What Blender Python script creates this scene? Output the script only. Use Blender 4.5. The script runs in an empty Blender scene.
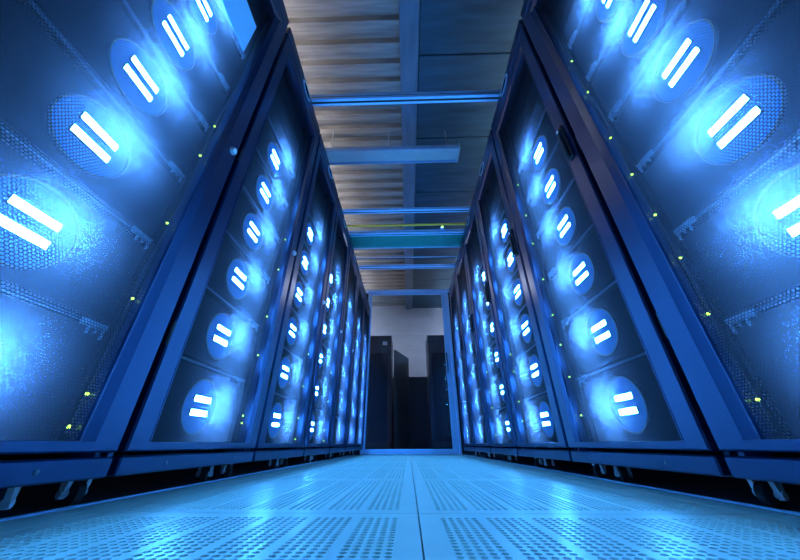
import bpy, math, random
from mathutils import Vector, Matrix

random.seed(7)
S = bpy.context.scene
COL = S.collection

# ------------------------------------------------------------------ camera
CAM = (-0.0053, 0.0, 0.110)
F_PX, PITCH, YAW, ROLL = 295.36, 0.50868, 0.024915, -0.00197
cd = bpy.data.cameras.new('camera')
cd.sensor_fit = 'HORIZONTAL'; cd.sensor_width = 36.0
cd.lens = 36.0 * F_PX / 800.0
cd.clip_start = 0.01; cd.clip_end = 60
cam = bpy.data.objects.new('camera', cd); COL.objects.link(cam)
cy, sy, cp, sp = math.cos(YAW), math.sin(YAW), math.cos(PITCH), math.sin(PITCH)
r0 = Vector((cy, sy, 0)); fh = Vector((-sy, cy, 0)); zz = Vector((0, 0, 1))
fw = fh * cp + zz * sp; u0 = zz * cp - fh * sp
rt = r0 * math.cos(ROLL) + u0 * math.sin(ROLL); up = u0 * math.cos(ROLL) - r0 * math.sin(ROLL)
cam.matrix_world = Matrix(((rt.x, up.x, -fw.x, CAM[0]), (rt.y, up.y, -fw.y, CAM[1]), (rt.z, up.z, -fw.z, CAM[2]), (0, 0, 0, 1)))
S.camera = cam

# ------------------------------------------------------------------ world, exposure
w = bpy.data.worlds.new('world'); S.world = w; w.use_nodes = True
bg = w.node_tree.nodes['Background']
bg.inputs[0].default_value = (0.03, 0.10, 0.35, 1); bg.inputs[1].default_value = 0.10
vs = S.view_settings
S.display_settings.display_device = 'sRGB'
vs.view_transform = 'Standard'; vs.look = 'None'; vs.gamma = 1.0; vs.use_curve_mapping = False
vs.exposure = 0.0
S.cycles.max_bounces = 8; S.cycles.transparent_max_bounces = 16

# lamp strengths
BAR_E, DISC_E = 350.0, 0.65
LED_COL = (0.055, 0.345, 1.0)
FILL_E, FAR_FILL_E = 185.0, 240.0

# ------------------------------------------------------------------ materials
def mat(name, base, rough=0.5, metal=0.0, emit=None, es=0.0, noise=None, spec=0.5, bump=None, ior=1.45, tint=None):
    m = bpy.data.materials.new(name); m.use_nodes = True
    nt = m.node_tree; b = nt.nodes['Principled BSDF']
    b.inputs['Base Color'].default_value = (*base, 1)
    b.inputs['Roughness'].default_value = rough; b.inputs['Metallic'].default_value = metal
    b.inputs['Specular IOR Level'].default_value = spec; b.inputs['IOR'].default_value = ior
    if tint: b.inputs['Specular Tint'].default_value = (*tint, 1)
    if emit:
        b.inputs['Emission Color'].default_value = (*emit, 1); b.inputs['Emission Strength'].default_value = es
    if noise:
        sc, amt, stretch = noise
        tc = nt.nodes.new('ShaderNodeTexCoord'); mp = nt.nodes.new('ShaderNodeMapping'); mp.inputs['Scale'].default_value = stretch
        n = nt.nodes.new('ShaderNodeTexNoise'); n.inputs['Scale'].default_value = sc; n.inputs['Detail'].default_value = 4
        nt.links.new(tc.outputs['Object'], mp.inputs[0]); nt.links.new(mp.outputs[0], n.inputs['Vector'])
        r = nt.nodes.new('ShaderNodeValToRGB')
        r.color_ramp.elements[0].position = 0.3; r.color_ramp.elements[1].position = 0.7
        r.color_ramp.elements[0].color = (*[c * (1 - amt) for c in base], 1)
        r.color_ramp.elements[1].color = (*[min(1, c * (1 + amt)) for c in base], 1)
        nt.links.new(n.outputs['Fac'], r.inputs[0]); nt.links.new(r.outputs[0], b.inputs['Base Color'])
        mr = nt.nodes.new('ShaderNodeMapRange'); mr.inputs[3].default_value = rough * .85; mr.inputs[4].default_value = min(1, rough * 1.15)
        nt.links.new(n.outputs['Fac'], mr.inputs[0]); nt.links.new(mr.outputs[0], b.inputs['Roughness'])
        if bump:
            bp = nt.nodes.new('ShaderNodeBump'); bp.inputs['Strength'].default_value = bump; bp.inputs['Distance'].default_value = .002
            nt.links.new(n.outputs['Fac'], bp.inputs['Height']); nt.links.new(bp.outputs[0], b.inputs['Normal'])
    return m

def mesh_mat():
    """perforated door sheet: hexagonal holes, a thin translucent film added in them to carry the lamp halos"""
    m = bpy.data.materials.new('perforated_steel'); m.use_nodes = True
    nt = m.node_tree; N = nt.nodes; L = nt.links; N.clear()
    tc = N.new('ShaderNodeTexCoord'); sep = N.new('ShaderNodeSeparateXYZ'); L.new(tc.outputs['Object'], sep.inputs[0])
    P = 0.0060; Q = P * math.sqrt(3)
    def mth(op, a, b=None, c=None):
        n = N.new('ShaderNodeMath'); n.operation = op
        for i, v in enumerate((a, b, c)):
            if v is None: continue
            if isinstance(v, (int, float)): n.inputs[i].default_value = v
            else: L.new(v, n.inputs[i])
        return n.outputs[0]
    def grid(off):
        a = mth('ADD', mth('DIVIDE', sep.outputs['Y'], P), off); b = mth('ADD', mth('DIVIDE', sep.outputs['Z'], Q), off)
        a = mth('MULTIPLY', mth('SUBTRACT', mth('FRACT', a), .5), P); b = mth('MULTIPLY', mth('SUBTRACT', mth('FRACT', b), .5), Q)
        return mth('SQRT', mth('ADD', mth('MULTIPLY', a, a), mth('MULTIPLY', b, b)))
    d = mth('MINIMUM', grid(100.0), grid(100.5))
    hole = mth('LESS_THAN', d, P * 0.41)
    steel = N.new('ShaderNodeBsdfPrincipled'); steel.inputs['Base Color'].default_value = (.004, .006, .012, 1)
    steel.inputs['Roughness'].default_value = .5; steel.inputs['Specular IOR Level'].default_value = .06
    tr = N.new('ShaderNodeBsdfTranslucent'); tr.inputs['Color'].default_value = (.50, .42, .50, 1)
    st = N.new('ShaderNodeMixShader'); st.inputs[0].default_value = .015
    L.new(steel.outputs[0], st.inputs[1]); L.new(tr.outputs[0], st.inputs[2])
    film = N.new('ShaderNodeBsdfTranslucent'); film.inputs['Color'].default_value = (.98, .67, .80, 1)  # film added so the lamps' halos show on the door
    tp = N.new('ShaderNodeBsdfTransparent')
    hm = N.new('ShaderNodeMixShader'); hm.inputs[0].default_value = .855
    L.new(film.outputs[0], hm.inputs[1]); L.new(tp.outputs[0], hm.inputs[2])
    mx = N.new('ShaderNodeMixShader'); L.new(hole, mx.inputs[0]); L.new(st.outputs[0], mx.inputs[1]); L.new(hm.outputs[0], mx.inputs[2])
    o = N.new('ShaderNodeOutputMaterial'); L.new(mx.outputs[0], o.inputs['Surface'])
    return m

def glass_mat(name, tint, frost=None):
    m = bpy.data.materials.new(name); m.use_nodes = True
    nt = m.node_tree; N = nt.nodes; L = nt.links; N.clear()
    t = N.new('ShaderNodeBsdfTransparent'); t.inputs[0].default_value = (*tint, 1)
    g = N.new('ShaderNodeBsdfGlossy'); g.inputs['Roughness'].default_value = .04; g.inputs[0].default_value = (.9, .95, 1, 1)
    fr = N.new('ShaderNodeFresnel'); fr.inputs[0].default_value = 1.45
    mx = N.new('ShaderNodeMixShader'); L.new(fr.outputs[0], mx.inputs[0]); L.new(t.outputs[0], mx.inputs[1]); L.new(g.outputs[0], mx.inputs[2])
    if frost:
        d = N.new('ShaderNodeBsdfDiffuse'); d.inputs[0].default_value = (*frost, 1)
        m2 = N.new('ShaderNodeMixShader'); m2.inputs[0].default_value = .22
        L.new(mx.outputs[0], m2.inputs[1]); L.new(d.outputs[0], m2.inputs[2]); mx = m2
    o = N.new('ShaderNodeOutputMaterial'); L.new(mx.outputs[0], o.inputs['Surface'])
    return m

M = dict(
    paint=mat('black_powder_coat', (.003, .007, .026), .30, ior=1.85, tint=(.30, .50, 1.0), noise=(60, .10, (1, 1, 1))),
    inner=mat('dark_rack_interior', (.003, .0035, .006), .6, spec=.05, noise=(30, .2, (1, 1, 1))),
    black=mat('matt_black_steel', (.010, .011, .015), .6, noise=(40, .2, (1, 1, 1))),
    mesh=mesh_mat(),
    bar=mat('lamp_tube', (.8, .9, 1), .4, emit=LED_COL, es=BAR_E),
    disc=mat('lamp_diffuser', (.012, .018, .03), .6, spec=.05, emit=(.012, .19, 1.0), es=DISC_E),
    rim=mat('steel_rim', (.10, .13, .18), .4),
    plate=mat('module_plate', (.003, .0035, .006), .6, spec=.04, noise=(25, .25, (1, 1, 1))),
    shelf=mat('shelf_edge', (.13, .17, .23), .45, spec=.2),
    bracket=mat('zinc_bracket', (.40, .48, .60), .4),
    chrome=mat('bright_zinc', (.80, .84, .88), .3, metal=.3),
    rubber=mat('black_rubber', (.012, .012, .014), .7),
    cable=mat('dark_cable', (.05, .06, .09), .45),
    green=mat('status_light_green', (.3, .8, .1), .4, emit=(.45, 1.0, .06), es=6),
    screen=mat('blue_sheet_glow', (.10, .25, .5), .35, emit=(.040, .30, .78), es=.62, noise=(90, .15, (1, 1, 1))),  # light blue sheet; its lit look is put in as emission
    tile=mat('laminate_floor_tile', (.56, .69, .60), .34, noise=(14, .05, (1, 1, 1))),
    tileseam=mat('tile_edge_trim', (.10, .13, .18), .5),
    alu=mat('blue_lit_aluminium', (.42, .62, .88), .32, metal=.2, noise=(20, .06, (1, 12, 1))),  # blue of the lamp light put into the base colour
    white=mat('white_enamel', (.74, .76, .78), .35, noise=(12, .05, (1, 1, 1))),
    subfloor=mat('dark_vinyl_floor', (.035, .04, .05), .55, noise=(8, .25, (1, 1, 1))),
    deck=mat('galvanised_roof_deck', (.36, .345, .33), .5, metal=.15, noise=(5, .30, (.5, 6, 1))),
    soffit=mat('dark_ceiling_panel', (.028, .085, .14), .45, noise=(3, .35, (.6, 5, 1))),
    beam=mat('grey_blue_beam', (.17, .24, .33), .45, noise=(6, .15, (3, .6, 1))),
    wall=mat('pale_wall_paint', (.60, .58, .64), .7, noise=(5, .05, (1, 1, 1)), bump=.05),
    partition=mat('dark_blue_partition', (.018, .032, .05), .4, noise=(5, .3, (3, 1, .6))),
    farrack=mat('charcoal_cabinet', (.05, .055, .075), .45, noise=(10, .15, (1, 1, 1))),
    reflpanel=mat('teal_reflection', (.03, .06, .085), .6, noise=(30, .15, (1, 1, 1))),
    label=mat('white_card', (.8, .82, .85), .6),
    yellow=mat('yellow_cable_sheath', (1.0, .47, .04), .45),
    glass=glass_mat('door_glass', (.74, .84, .92)),
    roofglass=glass_mat('green_roof_glass', (.50, .88, .80), (.12, .50, .42)),
    roomlamp=mat('fill_lamp_tube', (.9, .9, .9), .4, emit=(1.0, .90, .80), es=FILL_E),
    panel=mat('fill_lamp_diffuser', (.9, .9, .9), .4, emit=(.86, .88, 1.0), es=38),
    fill_lamp_far=mat('fill_lamp_tube_cool', (.9, .9, .9), .4, emit=(.84, .86, 1.0), es=FAR_FILL_E),
)

M['bar'].cycles.emission_sampling = 'FRONT'
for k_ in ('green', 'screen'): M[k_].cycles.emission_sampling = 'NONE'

# ------------------------------------------------------------------ helpers
class MB:
    def __init__(s): s.v = []; s.f = []
    def add(s, vs, fs):
        o = len(s.v); s.v += [tuple(q) for q in vs]; s.f += [tuple(i + o for i in q) for q in fs]; return s
    def box(s, x0, x1, y0, y1, z0, z1):
        if x0 > x1: x0, x1 = x1, x0
        return s.add([(x0,y0,z0),(x1,y0,z0),(x1,y1,z0),(x0,y1,z0),(x0,y0,z1),(x1,y0,z1),(x1,y1,z1),(x0,y1,z1)],
                     [(0,3,2,1),(4,5,6,7),(0,1,5,4),(1,2,6,5),(2,3,7,6),(3,0,4,7)])
    def cbox(s, x0, x1, y0, y1, z0, z1, c):
        """box with chamfered vertical and horizontal edges (via 24 corner verts)"""
        if x0 > x1: x0, x1 = x1, x0
        c = min(c, (x1-x0)*.45, (y1-y0)*.45, (z1-z0)*.45)
        vs = []; idx = {}
        for i, X in enumerate((x0, x1)):
            for j, Y in enumerate((y0, y1)):
                for k, Z in enumerate((z0, z1)):
                    dx, dy, dz = (c if i == 0 else -c), (c if j == 0 else -c), (c if k == 0 else -c)
                    idx[i,j,k,0] = len(vs); vs.append((X, Y+dy, Z+dz))
                    idx[i,j,k,1] = len(vs); vs.append((X+dx, Y, Z+dz))
                    idx[i,j,k,2] = len(vs); vs.append((X+dx, Y+dy, Z))
        g = lambda i,j,k,a: idx[i,j,k,a]
        fs = []
        for i in (0, 1): fs.append((g(i,0,0,0), g(i,1,0,0), g(i,1,1,0), g(i,0,1,0)))
        for j in (0, 1): fs.append((g(0,j,0,1), g(1,j,0,1), g(1,j,1,1), g(0,j,1,1)))
        for k in (0, 1): fs.append((g(0,0,k,2), g(1,0,k,2), g(1,1,k,2), g(0,1,k,2)))
        for i in (0,1):
            for j in (0,1): fs.append((g(i,j,0,0), g(i,j,0,1), g(i,j,1,1), g(i,j,1,0)))
            for k in (0,1): fs.append((g(i,0,k,0), g(i,0,k,2), g(i,1,k,2), g(i,1,k,0)))
        for j in (0,1):
            for k in (0,1): fs.append((g(0,j,k,1), g(0,j,k,2), g(1,j,k,2), g(1,j,k,1)))
        for i in (0,1):
            for j in (0,1):
                for k in (0,1): fs.append((g(i,j,k,0), g(i,j,k,1), g(i,j,k,2)))
        return s.add(vs, fs)
    def lathe(s, c, axis, prof, n=20):
        """prof: (radius, along) pairs; closed where radius 0"""
        ax = Vector(axis).normalized(); a = ax.orthogonal().normalized(); b = ax.cross(a); c = Vector(c)
        vs = []; fs = []
        for (r, t) in prof:
            for i in range(n):
                q = 2*math.pi*i/n
                vs.append(c + ax*t + (a*math.cos(q) + b*math.sin(q))*r)
        for k in range(len(prof)-1):
            for i in range(n):
                j = (i+1) % n
                fs.append((k*n+i, k*n+j, (k+1)*n+j, (k+1)*n+i))
        fs.append(tuple(range(n))[::-1]); fs.append(tuple((len(prof)-1)*n+i for i in range(n)))
        return s.add(vs, fs)
    def ring(s, c, r0, r1, x0, x1, n=32, sz=1.0, sy=1.0):
        """annulus in the YZ plane, solid between x0 and x1"""
        vs = []; fs = []
        for i in range(n):
            q = 2*math.pi*i/n; C, D = math.cos(q)*sy, math.sin(q)*sz
            for (r, x) in ((r0, x0), (r1, x0), (r1, x1), (r0, x1)): vs.append((c[0]+x, c[1]+C*r, c[2]+D*r))
        for i in range(n):
            j = (i+1) % n
            for k in range(4):
                l = (k+1) % 4; fs.append((i*4+k, i*4+l, j*4+l, j*4+k))
        return s.add(vs, fs)
    def tube(s, pts, r, n=8):
        pts = [Vector(p) for p in pts]; vs = []; fs = []
        for i, p in enumerate(pts):
            t = (pts[min(i+1, len(pts)-1)] - pts[max(i-1, 0)]).normalized()
            a = t.orthogonal().normalized() if abs(t.z) > .9 else t.cross(Vector((0,0,1))).normalized()
            if abs(t.z) > .9: a = Vector((1,0,0)) - t*t.x; a.normalize()
            b = t.cross(a)
            for k in range(n):
                q = 2*math.pi*k/n; vs.append(p + (a*math.cos(q)+b*math.sin(q))*r)
        for i in range(len(pts)-1):
            for k in range(n):
                l = (k+1) % n; fs.append((i*n+k, i*n+l, (i+1)*n+l, (i+1)*n+k))
        fs.append(tuple(range(n))[::-1]); fs.append(tuple((len(pts)-1)*n+k for k in range(n)))
        return s.add(vs, fs)
    def data(s, name, m, smooth=False, mir=False):
        v = [(-x, y, z) for x, y, z in s.v] if mir else s.v
        me = bpy.data.meshes.new(name); me.from_pydata([tuple(q) for q in v], [], s.f)
        import bmesh
        bm = bmesh.new(); bm.from_mesh(me); bmesh.ops.recalc_face_normals(bm, faces=bm.faces); bm.to_mesh(me); bm.free()
        if smooth:
            for p in me.polygons: p.use_smooth = True
            me.set_sharp_from_angle(angle=math.radians(35))
        me.materials.append(M[m]); me.update()
        return me

def obj(name, me, parent=None, loc=(0, 0, 0), label=None):
    o = bpy.data.objects.new(name, me); COL.objects.link(o); o.location = loc
    if parent is not None: o.parent = parent
    if label: o['label'] = label
    return o
def build(name, mb, m, parent=None, loc=(0,0,0), smooth=False, label=None):
    return obj(name, mb.data(name, m, smooth), parent, loc, label)
def tag(o, label, cat, group=None):
    o['label'] = label; o['category'] = cat
    if group: o['group'] = group
    return o
def struct(o): o['kind'] = 'structure'; return o
def empty(name, loc):
    o = bpy.data.objects.new(name, None); COL.objects.link(o); o.location = loc; o.empty_display_size = .1; return o

# ------------------------------------------------------------------ setting: floor
A = 0.58                  # half aisle width, to the rack doors
PY, Y2 = 0.60, 0.970      # rack pitch, centre of the second rack
NR = {-1: 7, 1: 6}
Y_DOOR = 4.33
Z_CEIL = 3.12
X_SIDE, Y_FAR, Y_BACK = 3.4, 6.75, -2.6
TS = 0.60                 # floor tile size
SEAM = 0.010              # x of the centre seam
Y_T0 = 0.680              # a cross seam

X_EDGE = .682
floor = struct(build('floor', MB().box(-X_SIDE, X_SIDE, Y_BACK, Y_FAR, -.12, -.040), 'subfloor'))
for s_ in (-1, 1): build('side_floor', MB().box(s_*(X_EDGE+.013), s_*X_SIDE, Y_BACK, Y_FAR, -.040, 0), 'subfloor', floor)
build('end_floor', MB().box(-X_EDGE-.013, X_EDGE+.013, .68+6*.6, Y_FAR, -.040, 0), 'subfloor', floor)
build('end_floor', MB().box(-X_EDGE-.013, X_EDGE+.013, Y_BACK, .68-4*.6, -.040, 0), 'subfloor', floor)

def tile_mesh():
    """perforated raised-floor tile: seven strips of five hole columns, every hole cut through the sheet"""
    vs = []; fs = []
    g = .0012; lo, hi = -TS/2 + g, TS/2 - g
    p = .0133; ncol, ngrp, gp = 5, 7, .0776
    strips = []
    x = -((ngrp-1)*gp + (ncol-1)*p)/2 - p/2
    for k in range(ngrp): strips.append((x + k*gp, x + k*gp + ncol*p))
    ny = 40; y0 = -ny*p/2
    def quad(xa, xb, ya, yb, z=0):
        o = len(vs); vs.extend([(xa,ya,z),(xb,ya,z),(xb,yb,z),(xa,yb,z)]); fs.append((o,o+1,o+2,o+3))
    quad(lo, hi, lo, y0); quad(lo, hi, -y0, hi)
    prev = lo
    for a, b in strips: quad(prev, a, y0, -y0); prev = b
    quad(prev, hi, y0, -y0)
    r = p*.37; oc = [(r*math.cos(math.pi/8+i*math.pi/4), r*math.sin(math.pi/8+i*math.pi/4)) for i in range(8)]
    h = p/2
    for a, b in strips:
        for c in range(ncol):
            cx = a + (c+.5)*p
            for j in range(ny):
                cyy = y0 + (j+.5)*p; o = len(vs)
                vs.extend([(cx+u, cyy+v, 0) for u, v in oc])
                vs.extend([(cx+h, cyy+h, 0), (cx-h, cyy+h, 0), (cx-h, cyy-h, 0), (cx+h, cyy-h, 0)])
                vs.extend([(cx+u, cyy+v, -.006) for u, v in oc])
                fs.extend([(o+7,o+11,o+8,o+0),(o+0,o+8,o+1),(o+1,o+8,o+9,o+2),(o+2,o+9,o+3),(o+3,o+9,o+10,o+4),(o+4,o+10,o+5),(o+5,o+10,o+11,o+6),(o+6,o+11,o+7)])
                for i in range(8):
                    k = (i+1) % 8; fs.append((o+i, o+k, o+12+k, o+12+i))
    # rim and the damper tray close under the sheet
    o = len(vs); t = -.036
    vs.extend([(lo,lo,0),(hi,lo,0),(hi,hi,0),(lo,hi,0),(lo,lo,t),(hi,lo,t),(hi,hi,t),(lo,hi,t)])
    fs.extend([(o,o+4,o+5,o+1),(o+1,o+5,o+6,o+2),(o+2,o+6,o+7,o+3),(o+3,o+7,o+4,o),(o+4,o+7,o+6,o+5)])
    quad(lo+.002, hi-.002, lo+.002, hi-.002, -.0065)
    me = bpy.data.meshes.new('floor_tile'); me.from_pydata(vs, [], fs); me.materials.append(M['tile']); me.update()
    return me
TM = tile_mesh()
for c in (-1, 1):
    for k in range(-4, 7):
        if k > 5: continue
        obj('floor_tile', TM, floor, (SEAM + c*TS/2, Y_T0 + (k+.5)*TS, 0))
y_end = Y_T0 + 6*TS
for s in (-1, 1):
    xa = SEAM + s*TS; xb = s*X_EDGE
    for k in range(-4, 6):
        ya = Y_T0 + k*TS
        build('border_tile', MB().box(xa + s*.001, xb, ya + .001, ya + TS - .001, -.036, 0), 'tile', floor)
    build('edge_trim', MB().cbox(xb, xb + s*.012, Y_T0 - 4*TS, y_end, -.04, .003, .002), 'alu', floor)

# ------------------------------------------------------------------ setting: walls
struct(build('wall_left', MB().box(-X_SIDE-.1, -X_SIDE, Y_BACK, Y_FAR, -.12, Z_CEIL+.2), 'wall'))
struct(build('wall_right', MB().box(X_SIDE, X_SIDE+.1, Y_BACK, Y_FAR, -.12, Z_CEIL+.2), 'wall'))
struct(build('wall_far', MB().box(-X_SIDE-.1, X_SIDE+.1, Y_FAR, Y_FAR+.1, -.12, Z_CEIL+.2), 'wall'))
struct(build('wall_back', MB().box(-X_SIDE-.1, X_SIDE+.1, Y_BACK-.1, Y_BACK, -.12, Z_CEIL+.2), 'wall'))

# ------------------------------------------------------------------ setting: ceiling
XB0, XB1 = -.035, .125      # lengthwise beam
ceil = struct(build('ceiling', MB().box(-X_SIDE-.1, X_SIDE+.1, Y_BACK-.1, Y_FAR+.1, Z_CEIL+.06, Z_CEIL+.2), 'deck'))
rb = MB()
h, b0, b1 = .055, .045, .030
rb.add([(-X_SIDE,-b0,h),(-X_SIDE,b0,h),(-X_SIDE,b1,0),(-X_SIDE,-b1,0),(XB0,-b0,h),(XB0,b0,h),(XB0,b1,0),(XB0,-b1,0)],
       [(0,1,2,3),(4,7,6,5),(0,4,5,1),(1,5,6,2),(2,6,7,3),(3,7,4,0)])
rbm = rb.data('deck_rib', 'deck')
y = -.30
while y < Y_FAR - .06:
    obj('deck_rib', rbm, ceil, (0, y, Z_CEIL + .004)); y += .155
pm = MB().cbox(XB1 + .004, X_SIDE, -.396, .396, -.05, .055, .006).data('ceiling_panel', 'soffit')
y = .10
while y < Y_FAR - .1:
    obj('ceiling_panel', pm, ceil, (0, y, Z_CEIL)); y += .80
build('ceiling_beam', MB().cbox(XB0, XB1, -.4, Y_FAR - .01, Z_CEIL - .09, Z_CEIL + .055, .008), 'beam', ceil)

# cross trunking with a luminaire channel, seen above the aisle
def trunking(y, z, x0, x1, label):
    t = empty('ceiling_trunking', (0, y, z))
    build('channel', MB().cbox(x0, x1, -.075, .075, 0, .05, .006), 'white', t)
    build('lip', MB().box(x0, x1, -.085, -.078, -.022, .03), 'alu', t)
    build('lip', MB().box(x0, x1, .078, .085, -.022, .03), 'alu', t)
    build('end_cap', MB().box(x1, x1 + .012, -.087, .087, -.024, .055), 'white', t)
    for i in range(5):
        xx = x0 + .2 + i*(x1-x0-.3)/4
        build('suspension_rod', MB().tube([(xx, 0, .05), (xx, 0, Z_CEIL - z - .0)], .004, 6), 'chrome', t)
    return tag(t, label, 'trunking')
trunking(2.02, 2.70, -2.2, .535, 'pale lighting trunking crossing under the ceiling, ending short of right racks')

# unseen uplight troughs behind the rack rows, added to brighten the ceiling
def uplight(x, y, m, label, ln=1.5, z=2.52, top=.003):
    t = empty('added_uplight_trough', (x, y, z))
    build('trough', MB().box(-.09, .09, -ln/2, ln/2, 0, .012).box(-.102, -.09, -ln/2, ln/2, 0, .09).box(.09, .102, -ln/2, ln/2, 0, .09)
          .box(-.102, .102, -ln/2-.012, -ln/2, 0, .09).box(-.102, .102, ln/2, ln/2+.012, 0, .09), 'white', t)
    build('lamp_tube', MB().tube([(0, -ln/2+.03, .045), (0, ln/2-.03, .045)], .022, 10), m, t, smooth=True)
    for yy in (-ln*.4, ln*.4): build('suspension_rod', MB().tube([(.096, yy, .08), (.096, yy, Z_CEIL + top - z)], .004, 6), 'chrome', t)
    return tag(t, label, 'ceiling light')
uplight(-1.9, .9, 'roomlamp', 'added unseen uplight trough hung behind the left rack row, nearest')
uplight(-1.9, 2.9, 'roomlamp', 'added unseen uplight trough hung behind the left rack row, middle one')
uplight(-1.9, 5.3, 'fill_lamp_far', 'added unseen uplight trough hung behind the left rack row, by far wall')
uplight(1.9, 1.6, 'roomlamp', 'added unseen uplight trough hung behind the right rack row, nearest', top=-.0505)
uplight(1.9, 5.3, 'fill_lamp_far', 'added unseen uplight trough hung behind the right rack row, by far wall', top=-.0505)

def added_downlight(x, y, label):  # unseen panels added to brighten the far wall
    zb = Z_CEIL - .10
    t = empty('added_ceiling_light', (x, y, zb))
    build('housing', MB().cbox(-.16, .16, -.46, .46, .008, .049, .005), 'white', t)
    build('diffuser', MB().cbox(-.14, .14, -.44, .44, 0, .008, .002), 'panel', t)
    for yy in (-.3, .3): build('suspension_rod', MB().tube([(0, yy, .049), (0, yy, .103 if x < 0 else .0495)], .004, 6), 'chrome', t)
    return tag(t, label, 'ceiling light')
added_downlight(-1.5, 5.75, 'added unseen panel luminaire under the ceiling beyond the glass door, left side')
added_downlight(1.5, 5.75, 'added unseen panel luminaire under the ceiling beyond the glass door, right side')

# ------------------------------------------------------------------ server racks
HW, HT = 0.2915, 1.990       # half width, height
MOD_Y = 0.010
Z_SK0, Z_SK1, Z_D0, Z_D1 = .056, .0905, .0985, 1.90
LED_Z0, LED_DZ = 0.216, 0.2281
LED_X = 0.077               # depth of the lamp bars behind the door face
parts = {}
def P(name, fn, m, smooth=False):
    """mesh data for both rows: depth axis +x is away from the aisle in the right row, mirrored in the left"""
    mb = MB(); fn(mb)
    parts[name] = {1: mb.data(name, m, smooth), -1: mb.data(name, m, smooth, mir=True)}

def shell(b):
    t = .012; D = 1.0
    b.box(.034, D, -HW, -HW+t, Z_SK0, HT); b.box(.034, D, HW-t, HW, Z_SK0, HT)
    b.box(D-t, D, -HW+t, HW-t, Z_SK0, HT); b.box(.034, D-t, -HW+t, HW-t, HT-t, HT); b.box(.034, D-t, -HW+t, HW-t, Z_SK0, Z_SK0+t)
P('cabinet_shell', shell, 'paint')
P('inner_back', lambda b: b.box(.16, .165, -HW+.014, HW-.014, Z_SK0+.014, HT-.014), 'inner')
P('mounting_rail', lambda b: b.box(.09, .13, -.014, .014, Z_SK0+.014, HT-.014), 'inner')
NS, FS, TB, BB = .052, .058, .075, .018    # stile widths: near, far; top and bottom rails
BV = .024
IY0, IY1, IZ0, IZ1 = -HW+NS+.006, HW-FS-BV, Z_D0+BB, Z_D1-TB
def doorframe(b):
    o = (-HW, HW, Z_D0, Z_D1); m_ = (-HW+NS, HW-FS, Z_D0+BB-.0005, Z_D1-TB+.02); i_ = (IY0, IY1, IZ0, IZ1)
    def rect(q, x): return [(x, q[0], q[2]), (x, q[1], q[2]), (x, q[1], q[3]), (x, q[0], q[3])]
    oc = (o[0]+.004, o[1]-.004, o[2]+.003, o[3]-.004)
    loops = [rect(o, .030), rect(o, .004), rect(oc, 0), rect(m_, 0), rect(i_, .010), rect(i_, .030)]
    vs = sum(loops, []); fs = []
    for k in range(6):
        l = (k+1) % 6
        for j in range(4):
            n = (j+1) % 4; fs.append((k*4+j, k*4+n, l*4+n, l*4+j))
    b.add(vs, fs)
P('door', doorframe, 'paint')
P('mesh_panel', lambda b: b.add([(.0105, IY0, IZ0), (.0105, IY1, IZ0), (.0105, IY1, IZ1), (.0105, IY0, IZ1)], [(0, 1, 2, 3)]), 'mesh')
P('inner_bead', lambda b: b.box(.003, .0095, -.002, .002, IZ0, IZ1), 'paint')
P('header', lambda b: b.cbox(.002, .034, -HW, HW, Z_D1+.006, HT, .004), 'paint')
P('skirt', lambda b: b.cbox(.003, .034, -HW, HW, Z_SK0, Z_SK1, .003), 'paint')
P('screw', lambda b: b.lathe((.004, 0, 0), (-1, 0, 0), [(.0045, 0), (.0045, .002), (.0025, .0035)], 10), 'rim', True)
P('grip_ring', lambda b: b.ring((.001, 0, 0), .86, 1.0, -.004, .004, 36, .026, .062), 'bracket')
P('grip_recess', lambda b: b.ring((.001, 0, 0), .05, .80, -.002, .003, 28, .026, .062), 'inner')
P('caster', lambda b: b.lathe((0, -.011, .022), (0, 1, 0), [(.016, 0), (.022, .003), (.022, .019), (.016, .022)], 20), 'rubber', True)
P('caster_fork', lambda b: [b.add([(-.002, y0, .014), (.008, y0, .014), (.012, y0, .058), (-.010, y0, .058), (-.002, y1, .014), (.008, y1, .014), (.012, y1, .058), (-.010, y1, .058)],
    [(0,1,2,3),(4,7,6,5),(0,4,5,1),(1,5,6,2),(2,6,7,3),(3,7,4,0)]) for y0, y1 in ((-.023, -.014), (.014, .023))]
    + [b.box(-.022, .022, -.022, .022, .0565, .062), b.lathe((.002, -.0255, .022), (0, 1, 0), [(.007, 0), (.007, .051)], 10)], 'chrome')
def handle(b):
    b.cbox(-.010, 0, -.013, .013, -.085, .085, .003); b.cbox(-.024, -.010, -.009, .009, -.078, .040, .004)
    b.lathe((-.010, 0, .060), (-1, 0, 0), [(.010, 0), (.010, .006), (.006, .008)], 14)
P('swing_handle', handle, 'black')
P('handle_lock', lambda b: b.lathe((-.018, 0, .060), (-1, 0, 0), [(.006, 0), (.006, .002)], 12), 'chrome', True)
def knob(b): b.lathe((0, 0, 0), (-1, 0, 0), [(.013, 0), (.013, .006), (.010, .012), (.004, .013)], 16)
P('door_lock', knob, 'chrome', True)
P('hinge', lambda b: b.lathe((.006, 0, -.03), (0, 0, 1), [(.006, 0), (.006, .06)], 10), 'black', True)
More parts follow.
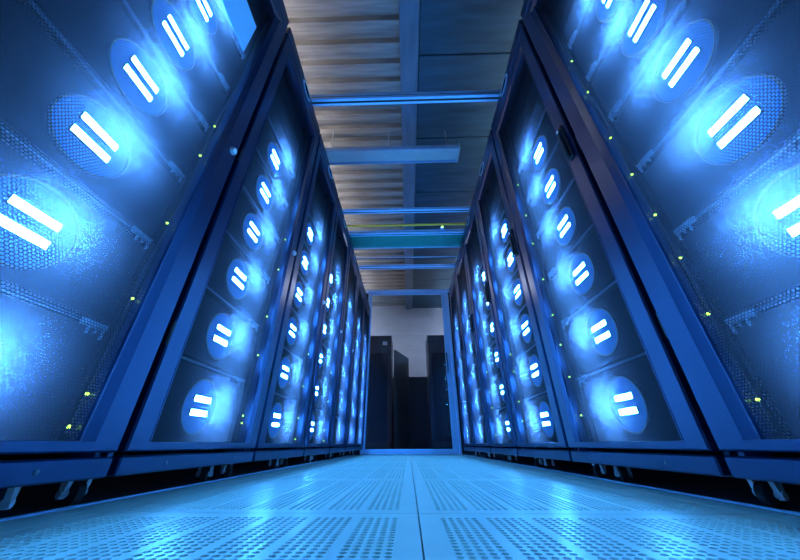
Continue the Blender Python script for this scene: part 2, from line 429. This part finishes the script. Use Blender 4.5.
# lamp module
MW = .215
P('lamp_module', lambda b: [b.box(LED_X+.003, LED_X+.070, -MW, MW, -.098, .098)], 'plate')
P('lamp_disc', lambda b: b.lathe((LED_X+.0035, 0, 0), (-1, 0, 0), [(.076, 0), (.076, .003), (.074, .004)], 40), 'disc', False)
P('disc_rim', lambda b: b.ring((LED_X-.0005, 0, 0),   .076, .0800, -.003, .006, 44), 'rim')
P('light_bar', lambda b: b.box(LED_X-.0060, LED_X-.0054, -.039, .039, -.0078, .0078), 'bar')
P('bar_housing', lambda b: b.cbox(LED_X-.0053, LED_X-.0007, -.041, .041, -.0092, .0092, .001), 'plate')
P('shelf', lambda b: b.cbox(.069, .077, -HW+.016, .205, -.002, .002, .0006), 'shelf')
def brk(b):
    b.box(.063, .068, .160, .214, -.010, .003)
    for i in range(6):
        y = .164 + i*.008
        b.cbox(.054, .065, y, y+.004, -.007, -.002, .001)
        if i % 2: b.cbox(.058, .065, y+.001, y+.004, -.022-.004*(i % 3), -.010, .001)
P('shelf_bracket', brk, 'bracket')
def cab(b):
    for k, y in enumerate((.224, .233, .242)):
        pts = [(.050+.004*math.sin(i*.9+k*2), y+.004*math.sin(i*1.3+k), Z_D0+.03+i*.105) for i in range(17)]
        b.tube(pts, .0035, 6)
P('cable_bundle', cab, 'cable', True)
P('status_light', lambda b: b.lathe((.030, 0, 0), (-1, 0, 0), [(.0026, 0), (.0026, .003), (.0012, .0044)], 8), 'green')
P('glow_sheet', lambda b: b.cbox(.008, .014, -.10, .10, -.098, .098, .002), 'screen')  # sheet on the rack door, given a glow of its own
P('blank_panel', lambda b: b.box(.078, .084, -.215, .215, 0, .1285), 'plate')
P('cable_port', lambda b: [b.cbox(.06, .20, -.10, .10, HT, HT+.022, .006)], 'black')

ordn = ['nearest the camera', 'second from the camera', 'third from the camera', 'fourth from the camera', 'fifth from the camera',
        'sixth from the camera', 'last one before glass door']
def rack(s, i):
    side = {-1: 'left', 1: 'right'}[s]
    yc = Y2 + (i-1)*PY
    r = empty('server_rack', (s*A, yc, 0))
    extra = ', light blue sheet with added glow near top' if (s == -1 and i == 0) else ''
    tag(r, f'black mesh-door server rack in the {side} row, {ordn[i] if i < NR[s]-1 else ordn[6]}{extra}', 'server rack', f'server racks of the {side} row')
    def p(name, parent=r, loc=(0, 0, 0), label=None):
        return obj(name, parts[name][s], parent, (s*loc[0], loc[1], loc[2]), label)
    p('cabinet_shell'); p('inner_back')
    for yy in (-HW+.030, HW-.030): p('mounting_rail', r, (0, yy, 0))
    d = p('door'); p('mesh_panel', d)
    for yy in (IY0+.002, IY1-.002): p('inner_bead', d, (0, yy, 0))
    h = p('header'); p('grip_ring', h, (0, 0, 1.945)); p('grip_recess', h, (0, 0, 1.945))
    sk = p('skirt')
    for yy in (-.16, .16): p('screw', sk, (0, yy, (Z_SK0+Z_SK1)/2))
    for yy, ang in ((-.225, 0.15), (.235, 1.15)):
        c = p('caster', r, (.135, yy, 0)); c.rotation_euler.z = s*ang; p('caster_fork', c)
    if s == 1:
        hd = p('swing_handle', d, (0, -HW+.026, 1.06)); p('handle_lock', hd)
        for z in (.35, 1.0, 1.65): p('hinge', d, (0, HW-.002, z))
    else:
        p('door_lock', d, (0, HW-.026, .965), 'chrome door lock')
        for z in (.35, 1.0, 1.65): p('hinge', d, (0, -HW+.002, z))
    for k in range(6):
        z = LED_Z0 + k*LED_DZ
        m = p('lamp_module', r, (0, MOD_Y, z), 'module with round blue lamp and two white bars')
        p('lamp_disc', m); p('disc_rim', m)
        for dz in (-.0195, .0195): p('light_bar', m, (0, 0, dz)); p('bar_housing', m, (0, 0, dz))
        if i < 5:
            sh = p('shelf', r, (0, 0, z + LED_DZ/2)); p('shelf_bracket', sh)
    for z0 in (1.475, 1.608, 1.741): p('blank_panel', r, (0, 0, z0))
    if i < 4:
        p('cable_bundle')
        zs = [.19, .33, .47, .58, .76, .93, 1.12, 1.33] if s == 1 else [.16, .22, .40, .60, .86, 1.02]
        for z in zs[:8 if i < 2 else 4]:
            p('status_light', r, (0, .200 + random.uniform(-.004, .008), z + random.uniform(-.03, .03)))
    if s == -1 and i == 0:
        p('glow_sheet', d, (-.002, .052, 1.462), 'light blue sheet with added glow')
    p('cable_port')
    return r
for s in (-1, 1):
    for i in range(NR[s]): rack(s, i)

# ------------------------------------------------------------------ aisle roof frame
def crossbar(y, z, hh, label, dd=.045, w=.635):
    t = empty('crossbar', (0, y, z))
    build('profile', MB().cbox(-w, w, -dd/2, dd/2, 0, hh*.44, .003).cbox(-w, w, -dd/2+.006, dd/2-.006, hh*.44, hh*.56, .001).cbox(-w, w, -dd/2, dd/2, hh*.56, hh, .003), 'alu', t)
    build('groove_insert', MB().box(-w, w, -dd/2+.002, -dd/2+.006, hh*.45, hh*.55).box(-w, w, -.006, .006, -.0012, .002), 'black', t)
    for s in (-1, 1): build('mount', MB().cbox(s*(w-.043), s*(w-.005), -.035, .035, -.004, 0.002, .001), 'black', t)
    return tag(t, label, 'crossbar', 'aisle roof crossbars')
zt = HT + .0045
crossbar(1.07, zt, .055, 'blue-lit aluminium roof crossbar nearest the camera')
crossbar(2.08, zt, .030, 'thin double roof crossbar just before the yellow cable')
crossbar(2.42, zt, .042, 'roof crossbar with a small green light on it')
crossbar(2.86, zt, .012, 'thin pale rod-like crossbar just behind the green glass panel', .02)
crossbar(3.08, zt, .040, 'farthest thick roof crossbar, last before the glass door')
y = 2.285
tag(build('power_cable', MB().tube([(-.70, y, zt+.012), (-.3, y, zt+.012), (.3, y, zt+.012), (.70, y, zt+.012)], .011, 10), 'yellow', smooth=True),
    'straight yellow cable laid across the aisle over rack tops', 'cable')
g = empty('indicator_lamp', (.365, 2.372, zt + .022))
build('housing', MB().lathe((0, 0, 0), (0, 0, 1), [(.016, 0), (.020, .006), (.020, .020), (.012, .030)], 16), 'alu', g, smooth=True)
build('lens', MB().lathe((0, -.018, .014), (0, -1, 0), [(.009, 0), (.008, .004), (.003, .007)], 12), 'green', g, smooth=True)
tag(g, 'small green indicator lamp on the front of a roof crossbar', 'indicator lamp')
rg = empty('roof_glass_panel', (0, 2.555, zt))
build('pane', MB().box(-.66, .66, -.105, .105, .012, .018), 'roofglass', rg)
build('edge_strip', MB().cbox(-.66, .66, .107, .117, .004, .024, .003), 'alu', rg)
tag(rg, 'green tinted glass roof panel laid between two crossbars', 'glass panel')

# ------------------------------------------------------------------ sliding glass door at the aisle end
dz = 2.275
door = struct(empty('door_1', (0, Y_DOOR, 0)))
build('left_post', MB().cbox(-.625, -.590, -.03, .03, 0, dz, .004), 'alu', door)
build('right_post', MB().cbox(.632, .664, -.03, .03, 0, dz, .004), 'alu', door)
build('header_rail', MB().cbox(-.66, .70, -.04, .04, dz, dz+.052, .005).box(-.62, .62, -.046, -.041, dz+.018, dz+.030), 'alu', door)
build('threshold', MB().cbox(-.60, .66, -.035, .035, 0, .028, .004), 'alu', door)
leaf = build('door_leaf', MB().cbox(.552, .628, -.012, .012, .03, dz-.004, .004).cbox(-.588, -.566, -.012, .012, .03, dz-.004, .004)
             .cbox(-.566, .552, -.012, .012, dz-.034, dz-.004, .004).cbox(-.566, .552, -.012, .012, .03, .062, .004), 'alu', door)
build('glass_pane', MB().box(-.566, .552, -.004, .004, .062, dz-.034), 'glass', leaf)
build('pull_handle', MB().tube([(.562, -.012, 1.00), (.562, -.045, 1.01), (.562, -.045, 1.27), (.562, -.012, 1.28)], .009, 8), 'black', leaf, smooth=True)
for s in (-1, 1):   # side infill between door frame and racks
    build('side_panel', MB().box(-.626 if s < 0 else .665, s*1.6, -.01, .01, 0, dz), 'black', door)

# ------------------------------------------------------------------ beyond the door
pt = empty('low_partition', (0, 6.42, 0))
for k in range(5):
    build('panel', MB().cbox(-1.99 + k*.8, -1.21 + k*.8, -.03, .03, .05, 1.32, .006), 'partition', pt)
build('cap_rail', MB().cbox(-2.0, 2.0, -.036, .036, 1.32, 1.35, .005), 'partition', pt)
build('plinth', MB().box(-2.0, 2.0, -.026, .026, 0, .05), 'black', pt)
tag(pt, 'dark blue low partition wall seen through the glass door', 'partition')

def cabinet(x0, x1, yf, dpt, hgt, label, withlabel, rz=0):
    cx = (x0+x1)/2; hw = (x1-x0)/2
    t = empty('equipment_cabinet', (cx, yf, 0)); t.rotation_euler.z = rz
    build('body', MB().cbox(-hw, hw, .022, dpt, .06, hgt, .006), 'farrack', t)
    d = build('door', MB().cbox(-hw+.006, hw-.006, 0, .020, .07, hgt-.01, .004), 'farrack', t)
    build('door_inset', MB().box(-hw+.06, hw-.06, -.004, .0, .16, hgt-.36), 'black', d)
    build('handle', MB().cbox(hw-.045, hw-.030, -.022, .0, 1.0, 1.16, .003), 'black', d)
    build('plinth', MB().box(-hw+.02, hw-.02, .03, dpt-.02, 0, .06), 'black', t)
    if withlabel: build('name_plate', MB().box(hw-.17, hw-.08, -.006, -.0005, hgt-.20, hgt-.13), 'label', d, label='small white name plate')
    return tag(t, label, 'cabinet', 'dark cabinets beyond the glass door')
cabinet(-1.02, -.315, 5.62, .62, 2.0, 'dark cabinet with white name plate, left beyond glass door', True)
cabinet(.385, 1.10, 5.62, .62, 2.0, 'dark cabinet without name plate, right beyond glass door', False)
sc = empty('reflection_panel', (-.125, 5.99, 0)); sc.rotation_euler.z = math.atan2(.70, .27)  # upright panel shaped as a reflection in the door glass
build('panel', MB().cbox(-.36, .36, -.015, .015, .06, 1.72, .005), 'reflpanel', sc)
for xx in (-.30, .30): build('foot', MB().cbox(xx-.02, xx+.02, -.03, .03, 0, .06, .004), 'black', sc)
tag(sc, 'dark teal panel standing in for a glass reflection beside the name-plate cabinet', 'screen')
